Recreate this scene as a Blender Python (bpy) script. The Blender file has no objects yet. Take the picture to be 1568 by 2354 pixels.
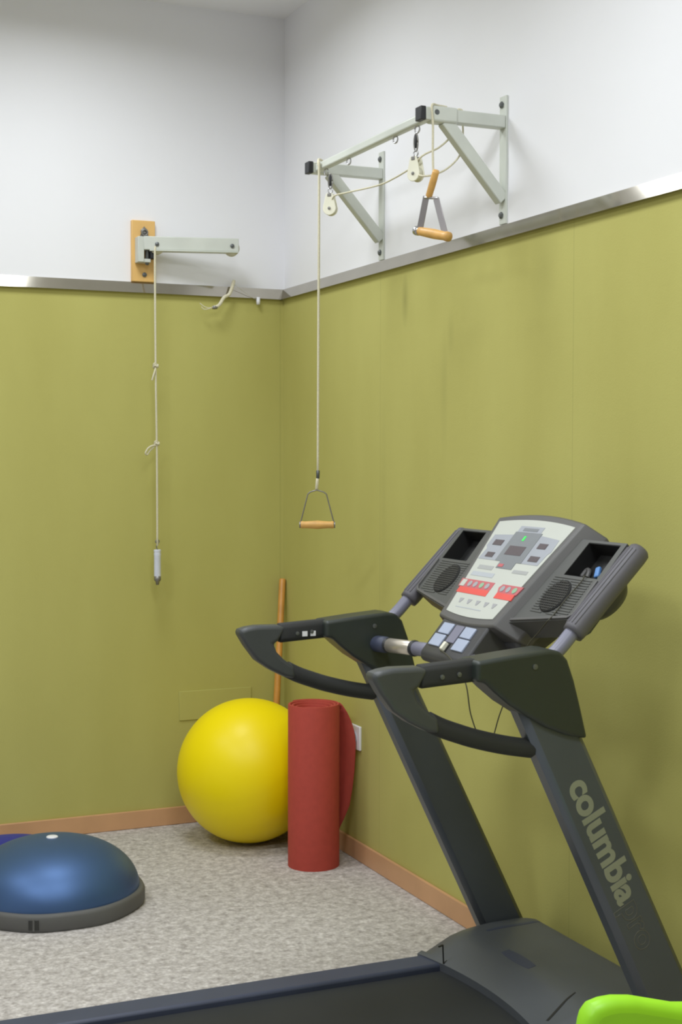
import bpy, bmesh, math, random
from mathutils import Vector, Matrix
random.seed(4)
S = bpy.context.scene
COL = S.collection
PI = math.pi

# ------------------------------------------------------------------ camera
def setup_camera():
    f, yaw, pitch, roll = 3285.0, 0.41379, -0.03775, 0.0016
    F = Vector((math.sin(yaw)*math.cos(pitch), math.cos(yaw)*math.cos(pitch), math.sin(pitch)))
    R0 = F.cross(Vector((0, 0, 1))).normalized()
    U0 = R0.cross(F)
    R = math.cos(roll)*R0 + math.sin(roll)*U0
    U = -math.sin(roll)*R0 + math.cos(roll)*U0
    cam = bpy.data.cameras.new('camera')
    o = bpy.data.objects.new('camera', cam)
    COL.objects.link(o)
    m = Matrix((R, U, -F)).transposed().to_4x4()
    m.translation = Vector((-2.1381, -5.4464, 1.46))
    o.matrix_world = m
    cam.sensor_fit = 'VERTICAL'
    cam.sensor_height = 36.0
    cam.lens = f/2354.0*36.0
    cam.clip_start = 0.05
    S.camera = o
setup_camera()

# ------------------------------------------------------------------ world, exposure, lights
w = bpy.data.worlds.new('world'); S.world = w
w.use_nodes = True
w.node_tree.nodes['Background'].inputs[0].default_value = (0.9, 0.95, 1, 1)
w.node_tree.nodes['Background'].inputs[1].default_value = 0.05
S.view_settings.view_transform = 'Standard'
S.view_settings.look = 'None'
S.view_settings.gamma = 1.0
S.view_settings.use_curve_mapping = False
S.view_settings.exposure = 0.0
S.cycles.filter_width = 2.8
S.cycles.max_bounces = 10
S.cycles.diffuse_bounces = 6
S.cycles.sample_clamp_indirect = 8.0

CEIL = 3.232
LAMPS = [(-1.04, -0.98, 18.0), (-1.06, -2.77, 20.5), (-2.86, -0.97, 15.0), (-2.86, -2.77, 27.0), (-1.06, -4.57, 26.0), (-2.86, -4.57, 28.0)]
for (lx, ly, e) in LAMPS:
    L = bpy.data.lights.new('ceiling_panel_light', 'AREA')
    L.shape = 'SQUARE'; L.size = 0.55
    L.energy = e
    L.spread = math.radians(165)
    L.color = (0.918, 0.958, 1.0)
    o = bpy.data.objects.new('ceiling_panel_light', L)
    COL.objects.link(o)
    o.location = (lx, ly, CEIL - 0.012)

# ------------------------------------------------------------------ materials
def lin(c):
    return tuple(((v/255.0)/12.92 if v/255.0 <= 0.04045 else (((v/255.0)+0.055)/1.055)**2.4) for v in c) + (1.0,)

def mat(name, rgb, rough=0.5, metal=0.0, spec=0.5, noise=None, bump=None, coat=0.0, emit=None):
    """noise = (scale, amount, detail) brightness variation; bump = (scale, strength, distance)"""
    m = bpy.data.materials.new(name); m.use_nodes = True
    nt = m.node_tree; b = nt.nodes['Principled BSDF']
    b.inputs['Base Color'].default_value = lin(rgb)
    b.inputs['Roughness'].default_value = rough
    b.inputs['Metallic'].default_value = metal
    b.inputs['Specular IOR Level'].default_value = spec
    b.inputs['Coat Weight'].default_value = coat
    tc = nt.nodes.new('ShaderNodeTexCoord')
    if noise is None: noise = (9.0, 0.06, 3.0)
    n = nt.nodes.new('ShaderNodeTexNoise')
    n.inputs['Scale'].default_value = noise[0]; n.inputs['Detail'].default_value = noise[2]
    nt.links.new(tc.outputs['Object'], n.inputs['Vector'])
    r = nt.nodes.new('ShaderNodeValToRGB')
    c = lin(rgb); a = noise[1]
    r.color_ramp.elements[0].position = 0.3; r.color_ramp.elements[1].position = 0.7
    r.color_ramp.elements[0].color = tuple(v*(1-a) for v in c[:3]) + (1,)
    r.color_ramp.elements[1].color = tuple(min(1, v*(1+a)) for v in c[:3]) + (1,)
    nt.links.new(n.outputs['Fac'], r.inputs['Fac'])
    nt.links.new(r.outputs['Color'], b.inputs['Base Color'])
    if bump:
        n2 = nt.nodes.new('ShaderNodeTexNoise'); n2.inputs['Scale'].default_value = bump[0]; n2.inputs['Detail'].default_value = 2
        nt.links.new(tc.outputs['Object'], n2.inputs['Vector'])
        bp = nt.nodes.new('ShaderNodeBump'); bp.inputs['Strength'].default_value = bump[1]; bp.inputs['Distance'].default_value = bump[2]
        nt.links.new(n2.outputs['Fac'], bp.inputs['Height']); nt.links.new(bp.outputs['Normal'], b.inputs['Normal'])
    if emit:
        b.inputs['Emission Color'].default_value = lin(emit[0]); b.inputs['Emission Strength'].default_value = emit[1]
    return m

M = {}
M['white_wall'] = mat('white_paint', (237, 237, 240), 0.9, noise=(2.0, 0.012, 2), bump=(160, 0.05, 0.002))
M['ceiling'] = mat('ceiling_paint', (238, 238, 239), 0.9, noise=(2.0, 0.01, 2))
M['alu'] = mat('brushed_aluminium', (186, 181, 170), 0.10, 0.9, noise=(14, 0.04, 2))
M['skirting'] = mat('beech_skirting', (206, 160, 118), 0.45, noise=(5, 0.08, 4))
M['frame_paint'] = mat('pale_grey_enamel', (205, 209, 200), 0.4)
M['frame_dark'] = mat('black_plastic_cap', (38, 39, 42), 0.5)
M['bolt'] = mat('dull_steel_bolt', (105, 108, 108), 0.4, 0.6)
M['steel'] = mat('bright_steel', (190, 190, 192), 0.22, 0.9)
M['sensor'] = mat('satin_chrome', (222, 214, 200), 0.34, 0.75)
M['dull_steel'] = mat('dull_steel_wire', (138, 136, 132), 0.4, 0.6)
M['strap'] = mat('grey_steel_strap', (152, 148, 150), 0.35, 0.6)
M['cream'] = mat('cream_nylon', (236, 234, 214), 0.45)
M['rope'] = mat('off_white_cord', (214, 208, 182), 0.9, noise=(300, 0.12, 2), bump=(420, 0.4, 0.001))
M['wood'] = mat('beech_wood', (216, 168, 96), 0.42, noise=(28, 0.14, 4))
M['wood_board'] = mat('beech_board', (228, 184, 112), 0.45, noise=(7, 0.06, 4))
M['broom_wood'] = mat('varnished_stick', (200, 142, 66), 0.4, noise=(20, 0.12, 4))
M['yellow'] = mat('yellow_vinyl', (255, 230, 0), 0.40, noise=(3, 0.02, 2), spec=0.4)
M['red'] = mat('red_foam', (176, 68, 56), 0.8, noise=(40, 0.05, 3), bump=(500, 0.25, 0.001))
M['blue_dome'] = mat('blue_rubber', (74, 103, 148), 0.46, 0.62, noise=(4, 0.04, 2), spec=0.5)
M['navy'] = mat('navy_vinyl', (24, 36, 150), 0.45)
M['rim'] = mat('grey_rim_rubber', (92, 92, 90), 0.6)
M['rim_dark'] = mat('dark_rim_slot', (52, 52, 50), 0.7)
M['white_plastic'] = mat('white_plastic', (232, 232, 236), 0.4)
M['lime'] = mat('lime_plastic', (150, 216, 36), 0.45)
M['post'] = mat('slate_grey_metal', (74, 79, 86), 0.34, noise=(6, 0.05, 2), bump=(600, 0.06, 0.0005))
M['rail_side'] = mat('blue_grey_side_rail', (60, 66, 86), 0.5, bump=(500, 0.1, 0.0005))
M['cover'] = mat('dark_grey_hood_plastic', (78, 82, 88), 0.42, noise=(5, 0.06, 2), bump=(700, 0.1, 0.0005))
M['belt'] = mat('black_running_belt', (40, 42, 44), 0.62, spec=0.3, noise=(3, 0.12, 3), bump=(900, 0.2, 0.0005))
M['shroud'] = mat('charcoal_green_plastic', (44, 50, 46), 0.4, bump=(800, 0.1, 0.0004))
M['arm'] = mat('charcoal_plastic', (66, 69, 70), 0.42, bump=(800, 0.1, 0.0004))
M['foam'] = mat('black_foam', (42, 43, 43), 0.75, bump=(300, 0.25, 0.001))
M['grip'] = mat('grey_ribbed_foam', (90, 88, 94), 0.5, bump=(300, 0.15, 0.001))
M['tube'] = mat('grey_blue_tube', (124, 124, 142), 0.38)
M['console'] = mat('console_grey_plastic', (90, 89, 88), 0.45, bump=(700, 0.08, 0.0004))
M['console_low'] = mat('console_dark_plastic', (66, 66, 68), 0.45)
M['wing'] = mat('ribbed_grey_plastic', (80, 81, 78), 0.5)
M['tray'] = mat('black_tray', (20, 20, 19), 0.6)
M['grille'] = mat('black_speaker_mesh', (20, 20, 18), 0.8)
M['grille_wire'] = mat('speaker_mesh_wire', (50, 49, 44), 0.6)
M['panel_white'] = mat('console_ivory_face', (192, 195, 187), 0.4, noise=(6, 0.015, 2))
M['panel_grey'] = mat('panel_grey_print', (124, 128, 132), 0.35)
M['panel_light'] = mat('panel_pale_grey_print', (160, 164, 172), 0.35)
M['readout'] = mat('dark_led_window', (86, 76, 80), 0.3)
M['label_grey'] = mat('grey_label_print', (165, 167, 166), 0.4)
M['label_pale'] = mat('pale_label_print', (176, 181, 187), 0.4)
M['red_dark'] = mat('muted_red_print', (190, 98, 104), 0.4)
M['red_bright'] = mat('bright_red_print', (222, 84, 76), 0.4)
M['icon_grey'] = mat('icon_grey_print', (160, 160, 164), 0.4)
M['icon_green'] = mat('icon_green_print', (140, 178, 146), 0.4)
M['led_green'] = mat('green_led', (50, 190, 80), 0.4, emit=((60, 220, 90), 0.5))
M['key_blue'] = mat('pale_blue_key', (166, 176, 198), 0.35)
M['letter'] = mat('grey_lettering', (138, 141, 124), 0.5)
M['letter_outline'] = mat('dim_lettering', (92, 92, 86), 0.5)
M['cord_black'] = mat('thin_dark_cord', (66, 64, 48), 0.6)
M['blue_clip'] = mat('blue_clip_plastic', (92, 140, 200), 0.4)
M['twine'] = mat('translucent_twine', (196, 194, 172), 0.6)
M['cylinder_white'] = mat('white_enamel', (214, 218, 232), 0.35)

def carpet_mat():
    m = bpy.data.materials.new('loop_carpet'); m.use_nodes = True
    nt = m.node_tree; b = nt.nodes['Principled BSDF']
    b.inputs['Roughness'].default_value = 0.95; b.inputs['Specular IOR Level'].default_value = 0.1
    tc = nt.nodes.new('ShaderNodeTexCoord')
    n1 = nt.nodes.new('ShaderNodeTexNoise'); n1.inputs['Scale'].default_value = 34; n1.inputs['Detail'].default_value = 6; n1.inputs['Roughness'].default_value = 0.75
    n2 = nt.nodes.new('ShaderNodeTexVoronoi'); n2.inputs['Scale'].default_value = 85
    n3 = nt.nodes.new('ShaderNodeTexNoise'); n3.inputs['Scale'].default_value = 1.1
    for n in (n1, n2, n3): nt.links.new(tc.outputs['Object'], n.inputs['Vector'])
    r = nt.nodes.new('ShaderNodeValToRGB'); e = r.color_ramp.elements
    e[0].position = 0.33; e[0].color = lin((165, 159, 154))
    e[1].position = 0.64; e[1].color = lin((224, 219, 216))
    nt.links.new(n1.outputs['Fac'], r.inputs['Fac'])
    r2 = nt.nodes.new('ShaderNodeValToRGB'); e = r2.color_ramp.elements
    e[0].position = 0.1; e[0].color = (1, 1, 1, 1); e[1].position = 0.75; e[1].color = (0.72, 0.71, 0.7, 1)
    nt.links.new(n2.outputs['Distance'], r2.inputs['Fac'])
    mx = nt.nodes.new('ShaderNodeMix'); mx.data_type = 'RGBA'; mx.blend_type = 'MULTIPLY'; mx.inputs[0].default_value = 0.8
    nt.links.new(r.outputs['Color'], mx.inputs[6]); nt.links.new(r2.outputs['Color'], mx.inputs[7])
    nt.links.new(mx.outputs[2], b.inputs['Base Color'])
    bp = nt.nodes.new('ShaderNodeBump'); bp.inputs['Strength'].default_value = 0.45; bp.inputs['Distance'].default_value = 0.007
    nt.links.new(n1.outputs['Fac'], bp.inputs['Height']); nt.links.new(bp.outputs['Normal'], b.inputs['Normal'])
    return m

def green_mat(name, axis, seams, smudges=()):
    """woven vinyl wall covering: fine weave bump, worn marks, butt seams at given positions along axis"""
    m = bpy.data.materials.new(name); m.use_nodes = True
    nt = m.node_tree; b = nt.nodes['Principled BSDF']
    b.inputs['Roughness'].default_value = 0.8; b.inputs['Specular IOR Level'].default_value = 0.2
    tc = nt.nodes.new('ShaderNodeTexCoord')
    def math_node(op, a, bb=None):
        n = nt.nodes.new('ShaderNodeMath'); n.operation = op
        for i, v in enumerate((a, bb)):
            if v is None: continue
            if isinstance(v, (int, float)): n.inputs[i].default_value = v
            else: nt.links.new(v, n.inputs[i])
        return n.outputs[0]
    sep = nt.nodes.new('ShaderNodeSeparateXYZ'); nt.links.new(tc.outputs['Object'], sep.inputs[0])
    mp = nt.nodes.new('ShaderNodeMapping'); mp.inputs['Scale'].default_value = (1, 1, 0.35)
    nt.links.new(tc.outputs['Object'], mp.inputs['Vector'])
    n1 = nt.nodes.new('ShaderNodeTexNoise'); n1.inputs['Scale'].default_value = 2.2; n1.inputs['Detail'].default_value = 5
    nt.links.new(mp.outputs[0], n1.inputs['Vector'])
    r = nt.nodes.new('ShaderNodeValToRGB'); e = r.color_ramp.elements
    e[0].position = 0.3; e[0].color = lin((180, 175, 101)); e[1].position = 0.7; e[1].color = lin((191, 187, 112))
    nt.links.new(n1.outputs['Fac'], r.inputs['Fac'])
    dark = None
    for s in seams:
        d = math_node('ABSOLUTE', math_node('SUBTRACT', sep.outputs[axis], s))
        v = math_node('LESS_THAN', d, 0.0018)
        v = math_node('MULTIPLY', v, 0.16)
        dark = v if dark is None else math_node('MAXIMUM', dark, v)
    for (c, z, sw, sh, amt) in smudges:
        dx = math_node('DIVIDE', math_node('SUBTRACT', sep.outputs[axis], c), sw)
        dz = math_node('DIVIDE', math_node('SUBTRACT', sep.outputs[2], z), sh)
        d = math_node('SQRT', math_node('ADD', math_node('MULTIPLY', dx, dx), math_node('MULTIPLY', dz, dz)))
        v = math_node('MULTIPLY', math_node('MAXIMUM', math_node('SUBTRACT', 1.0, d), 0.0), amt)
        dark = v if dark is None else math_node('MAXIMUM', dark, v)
    out = r.outputs['Color']
    if dark is not None:
        mx = nt.nodes.new('ShaderNodeMix'); mx.data_type = 'RGBA'
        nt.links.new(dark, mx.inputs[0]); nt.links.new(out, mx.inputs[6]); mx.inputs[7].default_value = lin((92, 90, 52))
        out = mx.outputs[2]
    nt.links.new(out, b.inputs['Base Color'])
    n2 = nt.nodes.new('ShaderNodeTexNoise'); n2.inputs['Scale'].default_value = 260; n2.inputs['Detail'].default_value = 2
    nt.links.new(tc.outputs['Object'], n2.inputs['Vector'])
    bp = nt.nodes.new('ShaderNodeBump'); bp.inputs['Strength'].default_value = 0.18; bp.inputs['Distance'].default_value = 0.002
    nt.links.new(n2.outputs['Fac'], bp.inputs['Height']); nt.links.new(bp.outputs['Normal'], b.inputs['Normal'])
    return m
M['carpet'] = carpet_mat()
M['green_left'] = green_mat('green_woven_vinyl_left', 0, (-0.02,))
M['green_cover'] = green_mat('green_cover_vinyl', 0, (9.0,))
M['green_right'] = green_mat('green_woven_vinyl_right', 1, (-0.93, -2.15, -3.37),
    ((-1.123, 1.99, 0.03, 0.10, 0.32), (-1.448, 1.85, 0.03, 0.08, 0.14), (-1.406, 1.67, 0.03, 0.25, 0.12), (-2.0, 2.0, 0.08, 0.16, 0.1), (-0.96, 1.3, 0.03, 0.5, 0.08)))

# ------------------------------------------------------------------ object helpers
OFF = {}
def thing(name, label, cat, loc=(0, 0, 0), group=None):
    o = bpy.data.objects.new(name, None); COL.objects.link(o)
    o.location = loc; o.empty_display_size = 0.1
    o['label'] = label; o['category'] = cat
    if group: o['group'] = group
    OFF[o.name] = Vector(loc)
    return o
def tag(o, label, cat, group=None):
    o['label'] = label; o['category'] = cat
    if group: o['group'] = group
    return o
def obj(name, bm, m, parent=None, bevel=0, smooth=False, label=None, seg=2, kind=None, loc=None):
    """link bm (built in world coordinates) as one mesh object"""
    bmesh.ops.recalc_face_normals(bm, faces=bm.faces)
    me = bpy.data.meshes.new(name)
    off = OFF[parent.name] if parent else Vector(loc or (0, 0, 0))
    bmesh.ops.translate(bm, verts=bm.verts, vec=-off)
    bm.to_mesh(me); bm.free()
    for mm in (m if isinstance(m, (list, tuple)) else [m]): me.materials.append(mm)
    o = bpy.data.objects.new(name, me); COL.objects.link(o)
    if parent: o.parent = parent
    else: o.location = off
    OFF[o.name] = off
    if smooth:
        for p in me.polygons: p.use_smooth = True
    if bevel:
        b = o.modifiers.new('bevel', 'BEVEL'); b.width = bevel; b.segments = seg; b.limit_method = 'ANGLE'; b.angle_limit = math.radians(35)
        for p in me.polygons: p.use_smooth = True
        me.set_sharp_from_angle(angle=math.radians(40))
    if label: o['label'] = label
    if kind: o['kind'] = kind
    return o
def NB(): return bmesh.new()
def box(bm, lo, hi):
    vs = [bm.verts.new((x, y, z)) for x in (lo[0], hi[0]) for y in (lo[1], hi[1]) for z in (lo[2], hi[2])]
    for f in ((0, 1, 3, 2), (4, 6, 7, 5), (0, 4, 5, 1), (2, 3, 7, 6), (0, 2, 6, 4), (1, 5, 7, 3)):
        bm.faces.new([vs[i] for i in f])
def cbox(bm, c, s): box(bm, [c[i]-s[i]/2 for i in range(3)], [c[i]+s[i]/2 for i in range(3)])
def loft(bm, rings, cap=True, closed=True):
    rv = [[bm.verts.new(p) for p in r] for r in rings]
    n = len(rv[0])
    for a, b in zip(rv, rv[1:]):
        for i in range(n if closed else n-1):
            j = (i+1) % n
            bm.faces.new((a[i], a[j], b[j], b[i]))
    if cap and closed:
        bm.faces.new(rv[0]); bm.faces.new(rv[-1])
    return rv
def prism(bm, pts, axis, a, b):
    """pts: 2D polygon; axis 'y' -> (x,z), 'x' -> (y,z), 'z' -> (x,y); extruded from a to b"""
    def P(p, t):
        return {'y': (p[0], t, p[1]), 'x': (t, p[0], p[1]), 'z': (p[0], p[1], t)}[axis]
    loft(bm, [[P(p, a) for p in pts], [P(p, b) for p in pts]])
def smooth_path(pts, n=8):
    pts = [Vector(p) for p in pts]
    out = []
    for i in range(len(pts)-1):
        p0 = pts[max(i-1, 0)]; p1 = pts[i]; p2 = pts[i+1]; p3 = pts[min(i+2, len(pts)-1)]
        for k in range(n):
            t = k/n
            out.append(0.5*((2*p1)+(p2-p0)*t+(2*p0-5*p1+4*p2-p3)*t*t+(3*p1-p0-3*p2+p3)*t**3))
    out.append(pts[-1])
    return out
def tube(bm, pts, r, segs=12, cap=True, ends=True):
    """r: number or list; rounded ends when ends"""
    pts = [Vector(p) for p in pts]
    rs = list(r) if isinstance(r, (list, tuple)) else [r]*len(pts)
    if ends:
        d0 = (pts[0]-pts[1]).normalized(); d1 = (pts[-1]-pts[-2]).normalized()
        e = min(rs[0], 1)*0.35
        pts = [pts[0]] + [pts[0]-d0*e] + pts[1:-1] + [pts[-1]-d1*e] + [pts[-1]]
        rs = [rs[0]*0.72] + [rs[0]] + rs[1:-1] + [rs[-1]] + [rs[-1]*0.72]
    t = (pts[1]-pts[0]).normalized()
    u = t.orthogonal().normalized()
    rings = []
    for i, p in enumerate(pts):
        if i == 0: tn = (pts[1]-pts[0])
        elif i == len(pts)-1: tn = (pts[-1]-pts[-2])
        else: tn = (pts[i+1]-pts[i]).normalized()+(pts[i]-pts[i-1]).normalized()
        tn = tn.normalized() if tn.length > 1e-9 else t
        u = (u-tn*u.dot(tn))
        u = u.normalized() if u.length > 1e-9 else tn.orthogonal().normalized()
        v = tn.cross(u)
        rings.append([p+u*(rs[i]*math.cos(2*PI*k/segs))+v*(rs[i]*math.sin(2*PI*k/segs)) for k in range(segs)])
    loft(bm, rings, cap)
def bar(bm, a, b, w, h, up=(0, 0, 1)):
    """rectangular bar from a to b, width w sideways, h along up"""
    a = Vector(a); b = Vector(b); d = (b-a).normalized()
    up = Vector(up); s = d.cross(up).normalized(); u = s.cross(d).normalized()
    loft(bm, [[p+s*(w/2*i)+u*(h/2*j) for i, j in ((-1, -1), (1, -1), (1, 1), (-1, 1))] for p in (a, b)])
def lathe(bm, prof, c, segs=48, axis=(0, 0, 1)):
    """prof: (r, t) along axis from c; r=0 ends become poles"""
    ax = Vector(axis).normalized(); u = ax.orthogonal().normalized(); v = ax.cross(u); c = Vector(c)
    prev = None
    for (r, t) in prof:
        if r < 1e-6: cur = [bm.verts.new(c+ax*t)]
        else: cur = [bm.verts.new(c+ax*t+u*(r*math.cos(2*PI*k/segs))+v*(r*math.sin(2*PI*k/segs))) for k in range(segs)]
        if prev:
            for k in range(segs):
                j = (k+1) % segs
                a = prev if len(prev) > 1 else None; b = cur if len(cur) > 1 else None
                if a and b: bm.faces.new((a[k], a[j], b[j], b[k]))
                elif a: bm.faces.new((a[k], a[j], cur[0]))
                elif b: bm.faces.new((prev[0], b[j], b[k]))
        elif len(cur) > 1: pass
        prev = cur
def ring(bm, c, R, r, normal, segs=20, rs=8):
    n = Vector(normal).normalized(); u = n.orthogonal().normalized(); v = n.cross(u); c = Vector(c)
    rv = []
    for k in range(segs):
        a = 2*PI*k/segs; d = u*math.cos(a)+v*math.sin(a)
        rv.append([bm.verts.new(c+d*(R+r*math.cos(2*PI*j/rs))+n*(r*math.sin(2*PI*j/rs))) for j in range(rs)])
    for k in range(segs):
        for j in range(rs):
            bm.faces.new((rv[k][j], rv[(k+1) % segs][j], rv[(k+1) % segs][(j+1) % rs], rv[k][(j+1) % rs]))

# ------------------------------------------------------------------ the room
XL, YN = -6.2, -8.0
def struct(name, lo, hi, m):
    bm = NB(); box(bm, lo, hi)
    return obj(name, bm, m, kind='structure')
struct('floor', (XL, YN, -0.1), (0.0, 0.0, 0.0), M['carpet'])
struct('ceiling', (XL-0.1, YN-0.1, CEIL), (0.1, 0.1, CEIL+0.1), M['ceiling'])
struct('wall_left', (XL-0.1, 0, -0.1), (0.1, 0.1, CEIL), M['white_wall'])
struct('wall_right', (0, YN-0.1, -0.1), (0.1, 0, CEIL), M['white_wall'])
struct('wall_back', (XL-0.1, YN-0.1, -0.1), (0, YN, CEIL), M['white_wall'])
struct('wall_side', (XL-0.1, YN, -0.1), (XL, 0, CEIL), M['white_wall'])
ZB, ZT = 2.101, 2.143
struct('trim_1', (XL, -0.006, 0.0), (-0.006, 0.0, ZB), M['green_left'])       # green wall covering
struct('trim_2', (-0.006, YN, 0.0), (0.0, 0.0, ZB), M['green_right'])
bm = NB(); prism(bm, [(0, ZB), (-0.024, ZB), (-0.0101, ZT), (0, ZT)], 'x', XL, -0.012); obj('trim_3', bm, M['alu'], kind='structure')
bm = NB(); prism(bm, [(0, ZB), (-0.024, ZB), (-0.0101, ZT), (0, ZT)], 'y', YN, 0.0); obj('trim_4', bm, M['alu'], kind='structure')
bm = NB(); box(bm, (XL, -0.018, 0), (-0.018, -0.006, 0.07)); obj('baseboard_left', bm, M['skirting'], bevel=0.003, kind='structure')
bm = NB(); box(bm, (-0.018, YN, 0), (-0.006, -0.006, 0.07)); obj('baseboard_right', bm, M['skirting'], bevel=0.003, kind='structure')
# recessed ceiling lamp housings round the area lights
for (lx, ly, e) in LAMPS:
    t = thing('ceiling_light', 'square recessed white ceiling lamp panel', 'ceiling light', (lx, ly, CEIL), 'recessed ceiling lamps')
    bm = NB()
    for (a, b) in (((-0.31, -0.31), (0.31, -0.29)), ((-0.31, 0.29), (0.31, 0.31)), ((-0.31, -0.29), (-0.29, 0.29)), ((0.29, -0.29), (0.31, 0.29))):
        box(bm, (lx+a[0], ly+a[1], CEIL-0.014), (lx+b[0], ly+b[1], CEIL))
    obj('lamp_frame', bm, M['white_plastic'], t)
    bm = NB(); box(bm, (lx-0.29, ly-0.29, CEIL-0.006), (lx+0.29, ly+0.29, CEIL-0.001)); obj('diffuser', bm, M['white_plastic'], t)

# ------------------------------------------------------------------ treadmill
YC = -2.42
tm = thing('treadmill', 'dark grey treadmill with upright console and foam handlebars facing the green wall', 'treadmill', (-0.9, YC, 0))
def sides():   # -1: side towards the corner, +1: side towards the viewer
    return ((YC+0.40, -1), (YC-0.40, 1))
# deck
bm = NB(); box(bm, (-2.12, YC-0.30, 0.04), (-0.38, YC+0.30, 0.108)); obj('deck_frame', bm, M['arm'], tm, bevel=0.01)
bm = NB(); prism(bm, [(-2.16, 0.105), (-2.13, 0.128), (-0.28, 0.128), (-0.28, 0.110), (-2.10, 0.110)], 'y', YC-0.226, YC+0.226); obj('running_belt', bm, M['belt'], tm, label='black running belt')
for s in (-1, 1):
    a, b = sorted((YC+s*0.230, YC+s*0.315))
    bm = NB(); box(bm, (-2.14, a, 0.05), (-0.40, b, 0.145)); obj('side_rail', bm, M['rail_side'], tm, bevel=0.008, label='blue-grey foot rail')
for s in (-1, 1):
    bm = NB(); a, b = sorted((YC+s*0.225, YC+s*0.32)); box(bm, (-2.2, a, 0.03), (-2.12, b, 0.14)); obj('end_cap', bm, M['frame_dark'], tm, bevel=0.015)
    for x in (-2.1, -0.5):
        bm = NB(); lathe(bm, [(0, 0), (0.022, 0), (0.026, 0.006), (0.018, 0.055), (0, 0.055)], (x, YC+s*0.22, 0), 20); obj('foot', bm, M['frame_dark'], tm)
# motor hood: a grid surface, flaring towards the uprights
def hood():
    bm = NB()
    ns, nt_ = 26, 30
    def hw(s):
        k = [(0, 0.318), (0.12, 0.326), (0.3, 0.339), (0.5, 0.353), (0.7, 0.362), (1, 0.360)]
        for (a, va), (b, vb) in zip(k, k[1:]):
            if s <= b:
                t = (s-a)/(b-a); t = t*t*(3-2*t) if False else t
                return va+(vb-va)*t
        return k[-1][1]
    def zt(s):
        k = [(0, 0.148), (0.06, 0.156), (0.30, 0.186), (0.42, 0.193), (0.6, 0.197), (0.95, 0.199), (1, 0.195)]
        for (a, va), (b, vb) in zip(k, k[1:]):
            if s <= b:
                t = (s-a)/(b-a); return va+(vb-va)*t
        return k[-1][1]
    g = []
    for i in range(ns+1):
        s = i/ns; row = []
        for j in range(nt_+1):
            t = -1+2*j/nt_
            xf = -0.446+0.044*(1-t*t)
            x = xf+(-0.086-xf)*s
            z = zt(s)-0.012*max(0, abs(t)-0.88)/0.12*(1 if s > 0.05 else 0) + 0.006*(1-t*t)*math.sin(PI*min(1, s*1.1))
            row.append(bm.verts.new((x, YC+t*hw(s), z)))
        g.append(row)
    for i in range(ns):
        for j in range(nt_): bm.faces.new((g[i][j], g[i+1][j], g[i+1][j+1], g[i][j+1]))
    border = [g[0][j] for j in range(nt_+1)] + [g[i][nt_] for i in range(1, ns+1)] + [g[ns][j] for j in range(nt_-1, -1, -1)] + [g[i][0] for i in range(ns-1, 0, -1)]
    low = [bm.verts.new((v.co.x, v.co.y, 0.127 if v in g[0] else 0.03)) for v in border]
    for i in range(len(border)):
        j = (i+1) % len(border)
        bm.faces.new((border[i], border[j], low[j], low[i]))
    return bm
mh = obj('motor_hood', hood(), M['cover'], tm, smooth=True, label='moulded dark grey motor hood')
mh.data.set_sharp_from_angle(angle=math.radians(38))
# recessed slots and seams on the hood: ribbons lying on its surface
from mathutils.bvhtree import BVHTree
_bm = bmesh.new(); _bm.from_mesh(mh.data); _bvh = BVHTree.FromBMesh(_bm); _off = OFF[mh.name]
def hood_z(x, y):
    h = _bvh.ray_cast(Vector((x, y, 1.0))-_off, Vector((0, 0, -1)))
    return (h[0]+_off).z if h[0] else 0.2
def ribbon(p, q, w, name, m, taper=1.0, n=10, up=0.0007):
    bm = NB(); p = Vector((p[0], p[1], 0)); q = Vector((q[0], q[1], 0)); d = (q-p).normalized(); sd = Vector((-d.y, d.x, 0))
    L, U = [], []
    for k in range(n+1):
        c = p.lerp(q, k/n); ww = w/2*(1+(taper-1)*k/n)*(0.55+0.45*math.sin(PI*(0.12+0.76*k/n)))
        r = []
        for o in (-1, 0, 1):
            v = c+sd*(ww*o); r.append(v)
        L.append([(v.x, v.y, hood_z(v.x, v.y)+up) for v in r] + [(v.x, v.y, hood_z(v.x, v.y)-0.002) for v in reversed(r)])
    loft(bm, L); obj(name, bm, m, mh)
ribbon((-0.292, -2.295), (-0.290, -2.425), 0.032, 'release_slot', M['rail_side'])
ribbon((-0.392, -2.66), (-0.285, -2.612), 0.010, 'seam_line', M['tray'], 0.5)
ribbon((-0.440, -2.212), (-0.408, -2.196), 0.006, 'seam_line', M['tray'], 0.6)
ribbon((-0.26, -2.145), (-0.092, -2.137), 0.014, 'seam_line', M['rail_side'])
_bm.free()
# uprights
POST = [(-0.630, 1.02), (-0.572, 0.901), (-0.175, 0.085), (-0.026, 0.085), (-0.035, 0.085), (-0.421, 0.857), (-0.49, 0.995)]
POST = [(-0.625, 1.01), (-0.175, 0.082), (-0.036, 0.082), (-0.495, 1.005)]
uprights = []
for y, s in sides():
    bm = NB(); prism(bm, POST, 'y', y-0.03, y+0.03)
    u = obj('upright', bm, M['post'], tm, bevel=0.014, seg=1); uprights.append(u)
    bm = NB(); box(bm, (-0.30, min(y-0.036, y+0.036), 0.0), (-0.03, max(y-0.036, y+0.036), 0.085)); obj('base_foot', bm, M['frame_dark'], tm, bevel=0.012)
bm = NB(); box(bm, (-0.14, YC-0.37, 0.05), (-0.06, YC+0.37, 0.11)); obj('cross_member', bm, M['frame_dark'], tm, bevel=0.006)
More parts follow.
